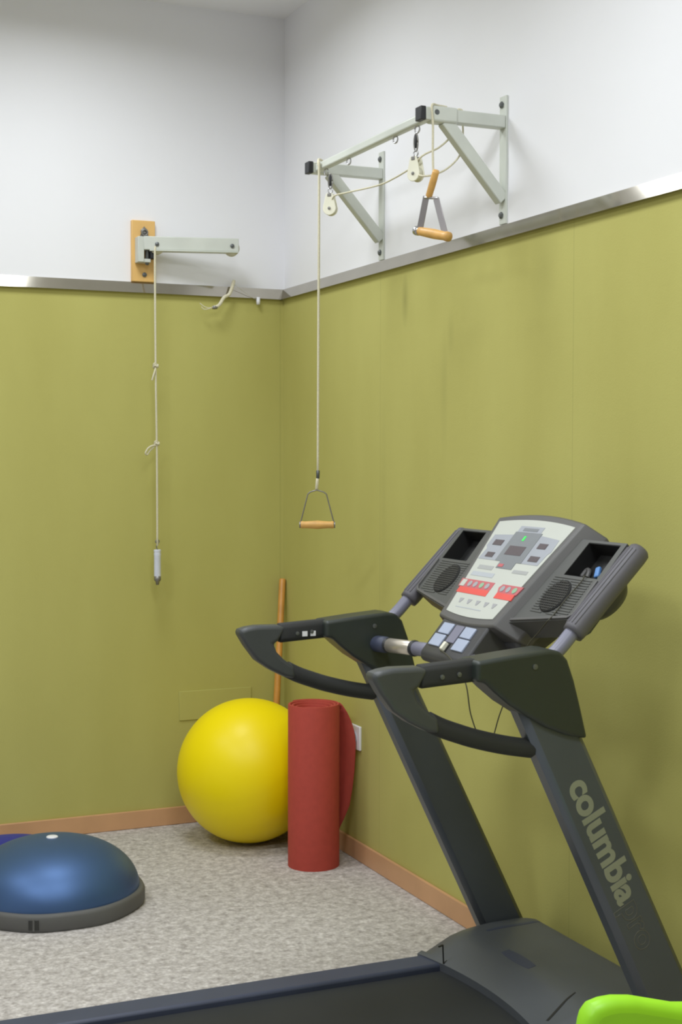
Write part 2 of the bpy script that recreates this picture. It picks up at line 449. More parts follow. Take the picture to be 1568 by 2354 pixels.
# lettering on the outer face of the near upright
def lettering(body, start, d, length, m, name, bold, outline, parent):
    cu = bpy.data.curves.new(name, 'FONT'); cu.body = body; cu.size = 1.0; cu.offset = bold
    cu.space_character = 0.98
    if outline: cu.fill_mode = 'NONE'; cu.bevel_depth = 0.014; cu.bevel_resolution = 1
    else: cu.extrude = 0.008
    tmp = bpy.data.objects.new(name, cu); COL.objects.link(tmp)
    bpy.context.view_layer.update()
    dg = bpy.context.evaluated_depsgraph_get()
    me = bpy.data.meshes.new_from_object(tmp.evaluated_get(dg))
    bpy.data.objects.remove(tmp)
    xs = [v.co.x for v in me.vertices]
    k = length/(max(xs)-min(xs)); x0 = min(xs)
    d = Vector((d[0], 0, d[1])).normalized(); u = Vector((-d.z, 0, d.x)); n = Vector((0, -1, 0))
    off = OFF[parent.name]; st = Vector((start[0], -2.8503, start[1]))
    for v in me.vertices:
        c = v.co.copy(); v.co = st + d*((c.x-x0)*k) + u*(c.y*k*0.94) + n*(c.z*k*0.6) - off
    me.materials.append(m)
    o = bpy.data.objects.new(name, me); COL.objects.link(o); o.parent = parent; OFF[o.name] = off
    return o
DIR = (0.438, -0.899)
lettering('columbia', (-0.4635, 0.7555), DIR, 0.312, M['letter'], 'lettering', 0.034, False, uprights[1])
lettering('pro', (-0.3255, 0.472), DIR, 0.118, M['letter_outline'], 'outline_lettering', 0.02, True, uprights[1])
# handlebars
CAP = [(-0.925, 1.016), (-0.918, 1.024), (-0.900, 1.029), (-0.875, 1.032), (-0.815, 1.031), (-0.795, 1.025), (-0.816, 0.990), (-0.829, 0.984), (-0.820, 0.962), (-0.800, 0.942), (-0.772, 0.922), (-0.768, 0.890), (-0.800, 0.897), (-0.840, 0.918), (-0.875, 0.943), (-0.903, 0.980)]
SHR = [(-0.694, 1.038), (-0.605, 1.047), (-0.519, 1.054), (-0.492, 1.050), (-0.472, 1.030), (-0.455, 0.985), (-0.438, 0.925), (-0.420, 0.856), (-0.470, 0.866), (-0.525, 0.888), (-0.572, 0.915), (-0.615, 0.942), (-0.652, 0.972), (-0.676, 0.994), (-0.694, 0.994)]
for y, s in sides():
    hb = thing('handlebar', '', 'x', (0, 0, 0)) if False else None
    bm = NB(); prism(bm, CAP, 'y', y-0.023, y+0.023); c = obj('handlebar_tip', bm, M['arm'], tm, bevel=0.010, seg=4)
    bm = NB()
    loft(bm, [[(x, y+0.02*a, z+0.0245*b) for a, b in ((-1, -0.6), (-0.6, -1), (0.6, -1), (1, -0.6), (1, 0.6), (0.6, 1), (-0.6, 1), (-1, 0.6))] for x, z in ((-0.81, 1.009), (-0.68, 1.016))])
    arm = obj('handrail_arm', bm, M['foam'], tm, bevel=0.004)
    for x, z in ((-0.765, 1.008), (-0.725, 1.011)):
        bm = NB(); lathe(bm, [(0, 0.0), (0.005, 0.0), (0.005, 0.003), (0, 0.004)], (x, y-0.0205, z), 14, (0, -1, 0)); obj('screw', bm, M['bolt'], arm)
    bm = NB(); prism(bm, SHR, 'y', y-0.042, y+0.042); sh = obj('handrail_shroud', bm, M['shroud'], tm, bevel=0.016, seg=4)
    bm = NB(); lathe(bm, [(0, 0.0), (0.006, 0.0), (0.006, 0.002), (0, 0.003)], (-0.555, y-0.0422, 1.02), 14, (0, -1, 0)); obj('screw', bm, M['bolt'], sh)
    pts = smooth_path([(x, y, z) for x, z in ((-0.80, 0.921), (-0.76, 0.900), (-0.719, 0.884), (-0.672, 0.868), (-0.604, 0.850), (-0.532, 0.836))], 6)
    bm = NB(); tube(bm, pts, 0.0205, 16); obj('foam_loop', bm, M['foam'], tm, smooth=True, label='black foam-covered lower handlebar')
# little white pictograms on the far arm
bm = NB()
for dx in (0.0, 0.023):
    cbox(bm, (-0.744+dx, YC+0.40-0.0206, 1.006), (0.014, 0.002, 0.013))
obj('sensor_mark', bm, M['white_plastic'], tm, label='two small white marks')
# console posts and grips
for y, s in sides():
    bm = NB(); tube(bm, smooth_path([(-0.53, y, 1.02), (-0.495, y, 1.03), (-0.466, y, 1.052), (-0.42, y, 1.100), (-0.36, y, 1.162)], 5), 0.0165, 18); obj('console_tube', bm, M['tube'], tm, smooth=True, label='bare grey-blue metal tube')
    a = Vector((-0.436, y, 1.0795)); b = Vector((-0.259, y, 1.2585))
    gp = [a+(b-a)*t for t in (0, 0.04, 0.08, 0.5, 0.92, 0.975, 1.0)]
    bm = NB(); tube(bm, gp, [0.024, 0.0255, 0.0255, 0.0255, 0.0255, 0.0245, 0.019], 24, ends=False); g = obj('side_grip', bm, M['grip'], tm, smooth=True, label='ribbed grey foam grip')
    d = (b-a).normalized(); nn = Vector((0, 1, 0)).cross(d)
    for k in range(-2, 3):
        ang = PI*0.5+k*0.35
        off = (Vector((0, 1, 0))*(-s*math.cos(ang)) + (-nn if nn.x > 0 else nn)*math.sin(ang))*0.0252
        bm = NB(); tube(bm, [a+d*0.014+off, b-d*0.016+off], 0.0018, 6); obj('rib', bm, M['grip'], g)
# ---- console (frame: u towards the viewer, v up the slope, n out of the face)
CO = Vector((-0.375, YC, 1.192)); CU = Vector((0, -1, 0)); CV = Vector((0.657, 0, 0.754)); CN = Vector((-0.754, 0, 0.657))
def uvn(u, v, n=0.0): return CO+CU*u+CV*v+CN*n
def plate(bm, pts, n0, n1): loft(bm, [[uvn(u, v, n0) for u, v in pts], [uvn(u, v, n1) for u, v in pts]])
def face_outline(top, tv, bot, bv, rise_t, rise_b, n=12):
    pts = []
    for i in range(n+1):
        t = -1+2*i/n; pts.append((top*t, tv+rise_t*(1-t*t)))
    for i in range(n+1):
        t = 1-2*i/n; pts.append((bot*t, bv-rise_b*(1-t*t)))
    return pts
def console():
    bm = NB()
    o0 = face_outline(0.196, 0.152, 0.136, -0.161, 0.018, 0.012)
    o1 = face_outline(0.200, 0.155, 0.142, -0.163, 0.018, 0.012)
    o2 = face_outline(0.232, 0.156, 0.176, -0.160, 0.016, 0.010)
    o3 = face_outline(0.228, 0.150, 0.170, -0.150, 0.014, 0.008)
    loft(bm, [[uvn(u, v, 0.0) for u, v in o0], [uvn(u, v, -0.006) for u, v in o1], [uvn(u, v, -0.055) for u, v in o2], [uvn(u, v, -0.095) for u, v in o3]])
    c = obj('console', bm, M['console'], tm, bevel=0.004, label='dark grey control console with ivory face')
    bm = NB(); plate(bm, face_outline(0.176, 0.139, 0.115, -0.1455, 0.012, 0.008), -0.002, 0.0015); obj('control_face', bm, M['panel_white'], c, label='ivory control face')
    def deco(name, m, polys, h=0.0022, label=None):
        bm = NB()
        for p in polys: plate(bm, p, 0.0, h)
        return obj(name, bm, m, c, label=label)
    R = lambda u0, v0, u1, v1: [(u0, v0), (u1, v0), (u1, v1), (u0, v1)]
    deco('display_surround', M['panel_light'], [[(-0.146, 0.018), (-0.062, 0.018), (-0.062, 0.101), (-0.150, 0.096), (-0.152, 0.060), (-0.140, 0.052)],
                                                 [(0.064, 0.018), (0.138, 0.018), (0.146, 0.052), (0.154, 0.060), (0.152, 0.097), (0.064, 0.105)],
                                                 R(-0.056, 0.110, 0.054, 0.130)])
    deco('display_window', M['panel_grey'], [R(-0.061, 0.018, 0.063, 0.111), R(-0.034, -0.003, 0.041, 0.018)], 0.0026, 'grey display area')
    for q in ((-0.040, 0.039, 0.036, 0.067), (-0.127, 0.064, -0.084, 0.081), (-0.121, 0.026, -0.085, 0.041), (0.083, 0.066, 0.121, 0.082), (0.083, 0.027, 0.125, 0.043)):
        deco('readout', M['readout'], [R(*q)], 0.0032, 'dark readout window')
    deco('indicator', M['led_green'], [R(-0.006, 0.084, 0.003, 0.099)], 0.0034, 'lit green indicator')
    deco('indicator', M['red_dark'], [R(-0.028, 0.001, -0.006, 0.010)], 0.0034, 'red mark below display')
    deco('header_strip', M['panel_grey'], [R(-0.034, 0.115, 0.034, 0.124)], 0.0028)
    deco('text_block', M['label_grey'], [R(-0.116, -0.012, -0.044, 0.000)], 0.0022)
    deco('text_block', M['label_grey'], [R(0.053, -0.012, 0.120, -0.002)], 0.0022)
    deco('text_block', M['label_pale'], [R(-0.124, -0.034, -0.016, -0.021)], 0.0022)
    deco('button_row', M['red_dark'], [[(-0.142, -0.072), (0.015, -0.072), (0.015, -0.047), (-0.148, -0.047)], [(0.054, -0.072), (0.140, -0.072), (0.149, -0.047), (0.054, -0.047), (0.045, -0.058)]], 0.0024, 'muted red button strip')
    deco('button_row', M['red_bright'], [R(-0.132, -0.089, 0.015, -0.072), R(0.054, -0.089, 0.135, -0.072)], 0.0025, 'bright red strip')
    def oval(u, v, a, b): return [(u+a*math.cos(2*PI*k/16), v+b*math.sin(2*PI*k/16)) for k in range(16)]
    deco('button', M['panel_white'], [R(-0.138, -0.070, -0.116, -0.050)], 0.0034, 'white square button')
    for i, (u, m) in enumerate(((-0.094, 'icon_grey'), (-0.067, 'icon_grey'), (-0.036, 'icon_green'), (-0.008, 'icon_grey'), (0.066, 'icon_grey'), (0.093, 'icon_grey'), (0.122, 'icon_green'))):
        deco('button', M[m], [oval(u, -0.060, 0.009, 0.0085)], 0.0034)
    for u in (-0.081, -0.040, 0.002, 0.043, 0.081):
        deco('pictogram', M['icon_grey'], [[(u-0.010, -0.104), (u+0.010, -0.104), (u+0.008, -0.110), (u+0.002, -0.118), (u-0.003, -0.118), (u-0.007, -0.110)]], 0.0022, 'grey pictogram')
    deco('text_line', M['label_pale'], [R(-0.085, -0.131, 0.04, -0.1285)], 0.0021)
    return c
con = console()
# wings with tray and speaker on either side
def wing(s):
    # s=+1: viewer's side
    n0 = -0.017
    out = [(0.19, 0.120), (0.384, 0.120), (0.384, -0.086), (0.372, -0.098), (0.150, -0.136), (0.150, -0.05)]
    hole = [(0.240, 0.113), (0.366, 0.113), (0.366, 0.016), (0.232, 0.016)]
    bm = NB()
    o = [bm.verts.new(uvn(s*u, v, n0)) for u, v in out]
    h = [bm.verts.new(uvn(s*u, v, n0)) for u, v in hole]
    hb = [bm.verts.new(uvn(s*u, v, n0-0.046)) for u, v in hole]
    eds = [bm.edges.new((l[i], l[(i+1) % len(l)])) for l in (o, h) for i in range(len(l))]
    bmesh.ops.triangle_fill(bm, use_beauty=True, use_dissolve=False, edges=eds)
    ob = [bm.verts.new(uvn(s*(u*0.985), v*0.97-0.004, n0-0.060)) for u, v in out]
    for l, b in ((o, ob), (h, hb)):
        for i in range(len(l)):
            j = (i+1) % len(l); bm.faces.new((l[i], l[j], b[j], b[i]))
    bm.faces.new(ob)
    wg = obj('side_panel', bm, M['wing'], tm, label='ribbed grey side panel with open tray and speaker')
    bm = NB(); plate(bm, [(s*u, v) for u, v in hole], n0-0.0455, n0-0.044); obj('tray', bm, M['tray'], wg, label='black open tray')
    bm = NB()
    for q in (((0.2405, 0.1125), (0.3655, 0.1125)), ((0.3655, 0.1125), (0.3655, 0.0165)), ((0.3655, 0.0165), (0.2325, 0.0165)), ((0.2325, 0.0165), (0.2405, 0.1125))):
        (u0, v0), (u1, v1) = q
        loft(bm, [[uvn(s*u, v, n0-0.001), uvn(s*u, v, n0-0.044), uvn(s*u*0.995+s*0.0015, v*0.98+0.001, n0-0.044), uvn(s*u*0.995+s*0.0015, v*0.98+0.001, n0-0.001)] for u, v in ((u0, v0), (u1, v1))])
    obj('tray_lining', bm, M['tray'], wg)
    cu, cv, r = 0.262, -0.045, 0.046
    bm = NB(); lathe(bm, [(0, 0.0), (r, 0.0), (r, 0.002), (r*0.94, 0.003), (0, 0.003)], uvn(s*cu, cv, n0), 40, CN); sp = obj('speaker_grille', bm, M['grille'], wg, smooth=True, label='round black speaker grille')
    bm = NB()
    for k in range(-6, 7):
        dv = k*0.0066; half = math.sqrt(max(0, (r*0.92)**2-dv*dv))
        plate(bm, [(s*cu-half, cv+dv-0.0012), (s*cu+half, cv+dv-0.0012), (s*cu+half, cv+dv+0.0012), (s*cu-half, cv+dv+0.0012)], n0+0.003, n0+0.0045)
    for k in range(-5, 6):
        du = k*0.0078; half = math.sqrt(max(0, (r*0.92)**2-du*du))
        plate(bm, [(s*cu+du-0.0009, cv-half), (s*cu+du+0.0009, cv-half), (s*cu+du+0.0009, cv+half), (s*cu+du-0.0009, cv+half)], n0+0.003, n0+0.004)
    obj('grille_mesh', bm, M['grille_wire'], sp)
    bm = NB()
    for k in range(15):
        v = 0.008-k*0.0072
        lo = 0.205 if v > -0.06 else 0.205+0*v
        hi = 0.356 if v > -0.086 else 0.33
        segs = [(lo, hi)]
        if abs(v-cv) < r*1.06:
            hw_ = math.sqrt((r*1.06)**2-(v-cv)**2); segs = [(lo, cu-hw_), (cu+hw_, hi)]
        for a, b in segs:
            if b-a > 0.004:
                plate(bm, [(s*a, v-0.0013), (s*b, v-0.0013), (s*b, v+0.0013), (s*a, v+0.0013)], n0, n0+0.0018)
    obj('ribbing', bm, M['wing'], wg)
    bm = NB()     # raised lip along the bottom and outer edge
    lip = [(0.158, -0.128), (0.366, -0.0935), (0.377, -0.082), (0.377, 0.01)]
    for (a, b) in zip(lip, lip[1:]):
        bar(bm, uvn(s*a[0], a[1], n0+0.002), uvn(s*b[0], b[1], n0+0.002), 0.007, 0.006, CN)
    obj('edge_lip', bm, M['console'], wg, bevel=0.001)
    # rounded speaker housing behind
    bm = NB(); lathe(bm, [(0.066, 0.0), (0.065, 0.020), (0.054, 0.036), (0.030, 0.045), (0, 0.047)], uvn(s*0.305, 0.02, n0-0.058), 32, -CN); obj('speaker_housing', bm, M['console_low'], wg, smooth=True)
    return wg
wings = [wing(-1), wing(1)]
# small things lying in the trays
# neck and keypad below the console
bm = NB()
prism(bm, [(-0.482, 1.062), (-0.470, 1.082), (-0.36, 1.10), (-0.33, 1.07), (-0.345, 1.035), (-0.45, 0.975), (-0.535, 0.958), (-0.547, 0.968), (-0.546, 0.985)], 'y', YC-0.112, YC+0.112)
neck = obj('console_neck', bm, M['console_low'], tm, bevel=0.006, label='dark lower pod with pale blue keys')
KD = Vector((0.064, 0, 0.077)).normalized(); KN = Vector((-KD.z, 0, KD.x)); KO = Vector((-0.546, YC, 0.985))
def kp(u, v, n): return KO+Vector((0, -u, 0))+KD*v+KN*n
def kplate(bm, u0, v0, u1, v1, h): loft(bm, [[kp(u, v, n) for u, v in ((u0, v0), (u1, v0), (u1, v1), (u0, v1))] for n in (-0.001, h)])
for (u0, v0, u1, v1) in ((-0.092, 0.022, -0.038, 0.056), (-0.086, 0.059, -0.034, 0.090), (0.024, 0.022, 0.078, 0.056), (0.024, 0.059, 0.074, 0.090)):
    bm = NB(); kplate(bm, u0, v0, u1, v1, 0.0045); obj('key', bm, M['key_blue'], neck, bevel=0.0015, label='pale blue key')
bm = NB(); kplate(bm, -0.026, 0.040, 0.014, 0.090, 0.0025); obj('key_panel', bm, M['tube'], neck, bevel=0.001)
bm = NB(); kplate(bm, -0.018, 0.012, 0.004, 0.038, 0.002); obj('key_slot', bm, M['tray'], neck)
bm = NB(); kplate(bm, -0.013, 0.014, -0.002, 0.036, 0.012); obj('safety_key', bm, M['cream'], neck, bevel=0.002, label='small pale safety key')
bm = NB(); prism(bm, [(-0.44, 1.02), (-0.42, 1.10), (-0.30, 1.12), (-0.29, 1.06), (-0.33, 1.03), (-0.40, 0.985)], 'y', YC-0.17, YC+0.17); obj('console_underside', bm, M['console_low'], tm, bevel=0.012)
# cross bar with bright pulse sensors
cbz, cbx = 0.983, -0.552
for s in (-1, 1):
    def cb(d): return (-0.548+0.112*(0.37-d), YC+s*d, 0.972+0.048*(0.37-d))
    bm = NB(); tube(bm, [cb(0.40), cb(0.31)], 0.0215, 18); obj('crossbar_sleeve', bm, M['rail_side'], tm, smooth=True)
    bm = NB(); tube(bm, [cb(0.312), cb(0.298)], 0.0195, 18); obj('crossbar_collar', bm, M['frame_dark'], tm, smooth=True)
    bm = NB(); tube(bm, [cb(0.302), cb(0.186)], 0.0185, 18); obj('pulse_sensor', bm, M['sensor'], tm, smooth=True, label='bright chrome pulse sensor')
    bm = NB(); tube(bm, [cb(0.190), cb(0.172)], 0.021, 18); obj('crossbar_collar', bm, M['frame_dark'], tm, smooth=True)
    bm = NB(); tube(bm, [cb(0.178), cb(0.09)], 0.018, 18); obj('crossbar_tube', bm, M['tube'], tm, smooth=True)

# safety cord: from the key, hanging in a loop under the handlebar and up to the tray
bm = NB()
tube(bm, smooth_path([(-0.548, -2.42, 1.000), (-0.575, -2.52, 0.995), (-0.590, -2.62, 0.955), (-0.575, -2.62, 0.880), (-0.548, -2.62, 0.818), (-0.522, -2.62, 0.815), (-0.499, -2.62, 0.877), (-0.472, -2.635, 0.958), (-0.455, -2.66, 1.03), (-0.445, -2.70, 1.072), uvn(0.313, -0.116, -0.009), uvn(0.311, -0.095, -0.013), uvn(0.316, -0.05, -0.0125), uvn(0.325, 0.004, -0.0125), uvn(0.322, 0.018, -0.014), uvn(0.312, 0.030, -0.05), uvn(0.300, 0.048, -0.054)], 8), 0.0016, 6)
sc_ = obj('safety_cord', bm, M['cord_black'], tm, smooth=True, label='thin dark safety cord looping below the console')
bm = NB(); bar(bm, uvn(0.296, 0.044, -0.055), uvn(0.283, 0.070, -0.052), 0.014, 0.010, CN)
obj('cord_clip', bm, M['blue_clip'], sc_, bevel=0.003, label='small blue plastic clip')
bm = NB(); tube(bm, smooth_path([uvn(0.238, 0.040, -0.055), uvn(0.242, 0.060, -0.054), uvn(0.255, 0.056, -0.054), uvn(0.262, 0.036, -0.055)], 5), 0.006, 8)
tag(obj('earpiece_clip', bm, M['console'], smooth=True), 'dull grey curved clip in the treadmill tray on the side near the viewer', 'clip')
bm = NB(); tube(bm, smooth_path([uvn(-0.31, 0.022, -0.055), uvn(-0.30, 0.036, -0.054), uvn(-0.285, 0.030, -0.054)], 5), 0.006, 8)
tag(obj('earpiece_clip', bm, M['console'], smooth=True), 'dull grey lump in the treadmill tray on the side near the corner', 'clip')

# ------------------------------------------------------------------ ball, mat, balance domes, stick
BC = Vector((-0.286, -0.359, 0.272))
bm = NB()
prof = []
R_ = 0.272
for k in range(65):
    a = -PI/2+PI*k/64
    rr = R_*(1-0.0022*math.exp(-((math.degrees(a)-14)/1.2)**2)-0.0022*math.exp(-((math.degrees(a)+14)/1.2)**2)-0.0015*math.exp(-((math.degrees(a)-60)/1.2)**2))
    prof.append((rr*math.cos(a) if 0 < k < 64 else 0, rr*math.sin(a)))
lathe(bm, prof, BC, 96, (-0.45, -0.30, 0.84))
tag(obj('exercise_ball', bm, M['yellow'], smooth=True, loc=BC), 'large yellow inflated exercise ball on the carpet in the corner', 'exercise ball')

MC = Vector((-0.185, -0.752, 0)); MR = 0.0995; MH = 0.583
def rolled_mat():
    bm = NB()
    turns, pitch, th = 6.3, 0.0112, 0.0094
    a0 = math.radians(115)
    inner, outer = [], []
    N = 260
    for k in range(N+1):
        a = a0-2*PI*turns*(1-k/N); r = MR-pitch*turns*(1-k/N)
        w = 1+0.02*math.sin(2*a)*(1-k/N)
        outer.append((MC.x+r*w*math.cos(a), MC.y+r*w*math.sin(a)))
        inner.append((MC.x+(r-th)*w*math.cos(a), MC.y+(r-th)*w*math.sin(a)))
    def zt(k):      # inner turns sit a little lower than the rim
        t = 1-k/N
        return MH-0.022*min(1, t*1.6)**2
    rows = []
    for k in range(N+1):
        (x0, y0), (x1, y1) = outer[k], inner[k]; z = zt(k); e = 0.003
        mx, my = (x0+x1)/2, (y0+y1)/2
        rows.append([(x0, y0, 0), (x0, y0, z-e), (mx*0.3+x0*0.7, my*0.3+y0*0.7, z), (mx*0.3+x1*0.7, my*0.3+y1*0.7, z), (x1, y1, z-e), (x1, y1, 0)])
    loft(bm, rows)
    return bm
mt = tag(obj('rolled_mat', rolled_mat(), M['red'], smooth=True, loc=MC), 'tall red foam mat rolled up and standing on end before the yellow ball', 'mat')
mt.data.set_sharp_from_angle(angle=math.radians(55))
def flap():
    bm = NB()
    ext = [(0.09, -0.02), (0.12, -0.004), (0.15, 0.010), (0.20, 0.031), (0.26, 0.041), (0.32, 0.048), (0.38, 0.052), (0.43, 0.053), (0.47, 0.048), (0.51, 0.036), (0.54, 0.022), (0.565, 0.006), (0.575, -0.004)]
    rv = Vector((math.cos(0.4138), -math.sin(0.4138), 0)); fv = Vector((math.sin(0.4138), math.cos(0.4138), 0))
    rows = []
    for z, e in ext:
        L = MR+e; l0 = 0.035
        pts = [(l0, 0.099), (l0+(L-l0)*0.35, 0.096), (l0+(L-l0)*0.7, 0.080), (L, 0.050)]
        rows.append([MC+rv*a+fv*b+Vector((0, 0, z)) for a, b in pts] + [MC+rv*(a+0.002)+fv*(b+0.0092)+Vector((0, 0, z)) for a, b in reversed(pts)])
    loft(bm, rows)
    return bm
obj('loose_end', flap(), M['red'], mt, smooth=True, label='loose outer end curling away')

def dome_trainer(c, R, H, rim_h, mdome, mrim, label, cat, facet=0.0, plug=True, handle=None):
    t = thing('balance_dome', label, cat, c)
    cx, cy = c[0], c[1]
    bm = NB()
    segs = 96; rings = []
    for (r, z) in ((R-0.03, 0.0), (R-0.004, 0.002), (R, 0.012), (R, rim_h-0.012), (R-0.004, rim_h-0.003), (R-0.012, rim_h), (R-0.022, rim_h-0.002)):
        ringp = []
        for k in range(segs):
            a = 2*PI*k/segs
            f = 1+facet*math.cos(8*(a-(handle if handle is not None else 0)))
            ringp.append((cx+r*f*math.cos(a), cy+r*f*math.sin(a), z))
        rings.append(ringp)
    loft(bm, rings, True)
    rim = obj('base_rim', bm, mrim, t, smooth=True, label='dark grey base rim')
    rim.data.set_sharp_from_angle(angle=math.radians(50))
    bm = NB(); prof = []
    rd = R-0.016; z0 = rim_h-0.008
    for k in range(33):
        a = PI/2*k/32
        prof.append((rd*math.cos(a)**0.92 if k < 32 else 0, z0+(H-z0)*math.sin(a)))
    lathe(bm, prof, (cx, cy, 0), 96)
    d = obj('rubber_dome', bm, mdome, t, smooth=True)
    if plug:
        bm = NB(); lathe(bm, [(0, 0), (0.019, 0), (0.019, 0.004), (0.016, 0.006), (0, 0.006)], (cx, cy, H-0.0015), 28); obj('valve_plug', bm, M['white_plastic'], d, smooth=True, label='white valve plug')
    if handle is not None:
        dv = Vector((math.cos(handle), math.sin(handle), 0)); pv = Vector((-dv.y, dv.x, 0)); cc = Vector((cx, cy, rim_h*0.45))
        Rf = R*(1+facet)
        bm = NB()
        bar(bm, cc+dv*(Rf-0.006)-pv*0.016, cc+dv*(Rf-0.006)+pv*0.016, 0.014, 0.03); obj('grip_recess', bm, M['rim_dark'], rim)
        bm = NB(); bar(bm, cc+dv*(Rf-0.002)-Vector((0, 0, 0.018)), cc+dv*(Rf-0.002)+Vector((0, 0, 0.018)), 0.006, 0.008, dv); obj('grip_bar', bm, M['rim'], rim)
    return t
dome_trainer((-1.139, -0.824, 0), 0.299, 0.218, 0.056, M['blue_dome'], M['rim'], 'steel-blue half-ball balance dome with white valve plug on the carpet', 'balance dome', 0.008, True, math.atan2(-1.0433+0.824, -1.2329+1.139))
# low navy cushion behind it
t = thing('air_cushion', 'navy blue inflated cushion half hidden behind the steel-blue balance dome', 'cushion', (-1.185, -0.325, 0))
bm = NB(); lathe(bm, [(0, 0.0), (0.15, 0.0), (0.178, 0.008), (0.192, 0.028), (0.186, 0.050), (0.156, 0.072), (0.10, 0.085), (0.04, 0.089), (0, 0.0895)], (-1.185, -0.325, 0), 64); cu_ = obj('inflated_body', bm, M['navy'], t, smooth=True)
bm = NB(); lathe(bm, [(0.0, 0.0), (0.009, 0), (0.009, 0.003), (0, 0.003)], (-1.25, -0.32, 0.085), 16); obj('valve', bm, M['navy'], t)

bm = NB(); tube(bm, [(-0.125, -0.172, 0.0), (-0.0725, -0.1, 0.475), (-0.021, -0.034, 0.969)], 0.0132, 16)
tag(obj('wooden_stick', bm, M['broom_wood'], smooth=True), 'long round wooden stick leaning in the corner behind the yellow ball', 'stick')

# ------------------------------------------------------------------ wall fittings
t = thing('wall_socket', 'white wall socket low on the green wall beside the red mat', 'socket', (-0.006, -0.735, 0.445))
bm = NB(); box(bm, (-0.016, -0.782, 0.402), (-0.006, -0.690, 0.490)); pl = obj('cover_plate', bm, M['white_plastic'], t, bevel=0.003)
bm = NB(); lathe(bm, [(0.024, 0), (0.024, 0.004), (0.020, 0.004), (0.020, 0.0005), (0, 0.0005)], (-0.016, -0.736, 0.446), 32, (-1, 0, 0)); ob = obj('socket_well', bm, M['label_pale'], t, smooth=True)
bm = NB()
for dy in (-0.0095, 0.0095): lathe(bm, [(0, 0), (0.003, 0), (0.003, 0.001), (0, 0.001)], (-0.0166, -0.736+dy, 0.446), 12, (-1, 0, 0))
obj('pin_hole', bm, M['frame_dark'], t)
t = thing('access_panel', 'flush green cover panel on the green wall above the yellow ball', 'panel', (-0.30, -0.006, 0.47))
bm = NB(); box(bm, (-0.452, -0.0105, 0.413), (-0.148, -0.006, 0.530)); obj('cover', bm, M['green_cover'], t, bevel=0.0015)

# left wall: board, bracket and swivel arm
t = thing('wall_pulley_bracket', 'pale metal swing arm on a beech board fixed to the left wall', 'pulley arm', (-0.595, 0, 2.143))
bm = NB(); box(bm, (-0.642, -0.020, 2.1435), (-0.548, 0.0, 2.381)); bd = obj('mounting_board', bm, M['wood_board'], t, bevel=0.003, label='beech mounting board')
bm = NB(); lathe(bm, [(0, 0), (0.014, 0), (0.014, 0.004), (0.008, 0.008), (0, 0.008)], (-0.593, -0.020, 2.338), 20, (0, -1, 0)); ring(bm, (-0.593, -0.030, 2.333), 0.011, 0.0035, (0, 1, 0.2)); prism(bm, [(-0.610, 2.318), (-0.576, 2.318), (-0.584, 2.345), (-0.593, 2.358), (-0.602, 2.345)], 'y', -0.024, -0.0195); obj('wing_bolt', bm, M['dull_steel'], bd, smooth=False)
bm = NB(); lathe(bm, [(0, 0), (0.009, 0), (0.009, 0.003), (0, 0.005)], (-0.592, -0.020, 2.171), 16, (0, -1, 0)); obj('screw', bm, M['bolt'], bd)
bm = NB()
box(bm, (-0.630, -0.068, 2.214), (-0.606, -0.020, 2.312))
box(bm, (-0.606, -0.068, 2.262), (-0.574, -0.020, 2.312)); box(bm, (-0.606, -0.062, 2.214), (-0.578, -0.020, 2.228))
obj('swivel_bracket', bm, M['frame_paint'], t, bevel=0.002)
bm = NB(); tube(bm, [(-0.590, -0.052, 2.205), (-0.590, -0.052, 2.318)], 0.008, 14); obj('pivot_pin', bm, M['bolt'], t, smooth=True)
bm = NB(); box(bm, (-0.582, -0.072, 2.228), (-0.562, -0.040, 2.262)); obj('cord_stop', bm, M['frame_dark'], t, bevel=0.003)
bm = NB(); bar(bm, (-0.606, -0.055, 2.287), (-0.244, -0.128, 2.290), 0.034, 0.052); am = obj('swing_arm', bm, M['frame_paint'], t, bevel=0.003)
bm = NB()
bar(bm, (-0.584, -0.060, 2.259), (-0.246, -0.1275, 2.262), 0.042, 0.005); obj('arm_lip', bm, M['frame_paint'], am, bevel=0.001)
for f, nm in ((0.14, 'roller'), (0.93, 'roller')):
    p = Vector((-0.606, -0.055, 2.287)).lerp(Vector((-0.244, -0.128, 2.290)), f)
    bm = NB(); lathe(bm, [(0, -0.011), (0.030, -0.011), (0.025, -0.004), (0.025, 0.004), (0.030, 0.011), (0, 0.011)], p+Vector((0, 0, -0.012)), 28, (0.2, 1, 0)); obj('roller', bm, M['cream'], am, smooth=True)
    q = p+Vector((-0.004, -0.018, -0.004))
    bm = NB(); lathe(bm, [(0, 0), (0.008, 0), (0.008, 0.003), (0, 0.005)], q, 16, (-0.2, -1, 0)); obj('screw', bm, M['bolt'], am)
# its hanging cord with knots, and the white cylinder on the end
t = thing('knotted_rope', 'off-white cord with two knots hanging straight down from the swing arm', 'cord', (-0.57, -0.09, 2.25))
bm = NB(); tube(bm, smooth_path([(-0.563, -0.075, 2.268), (-0.569, -0.085, 2.225), (-0.5685, -0.09, 1.8), (-0.565, -0.09, 1.506), (-0.564, -0.09, 1.118)], 6), 0.0042, 10); cd = obj('cord', bm, M['rope'], t, smooth=True)
def knot(p, tail):
    bm = NB()
    pts = [Vector(p)+Vector((0.008*math.cos(a*1.0)*(1+0.2*math.sin(3*a)), 0.007*math.sin(a), 0.004*math.sin(2*a)+0.0012*a)) for a in [k*0.6 for k in range(18)]]
    tube(bm, pts, 0.0042, 8)
    tube(bm, smooth_path([Vector(p)]+[Vector(p)+Vector(q) for q in tail], 5), 0.0036, 8)
    obj('knot', bm, M['rope'], t, smooth=True)
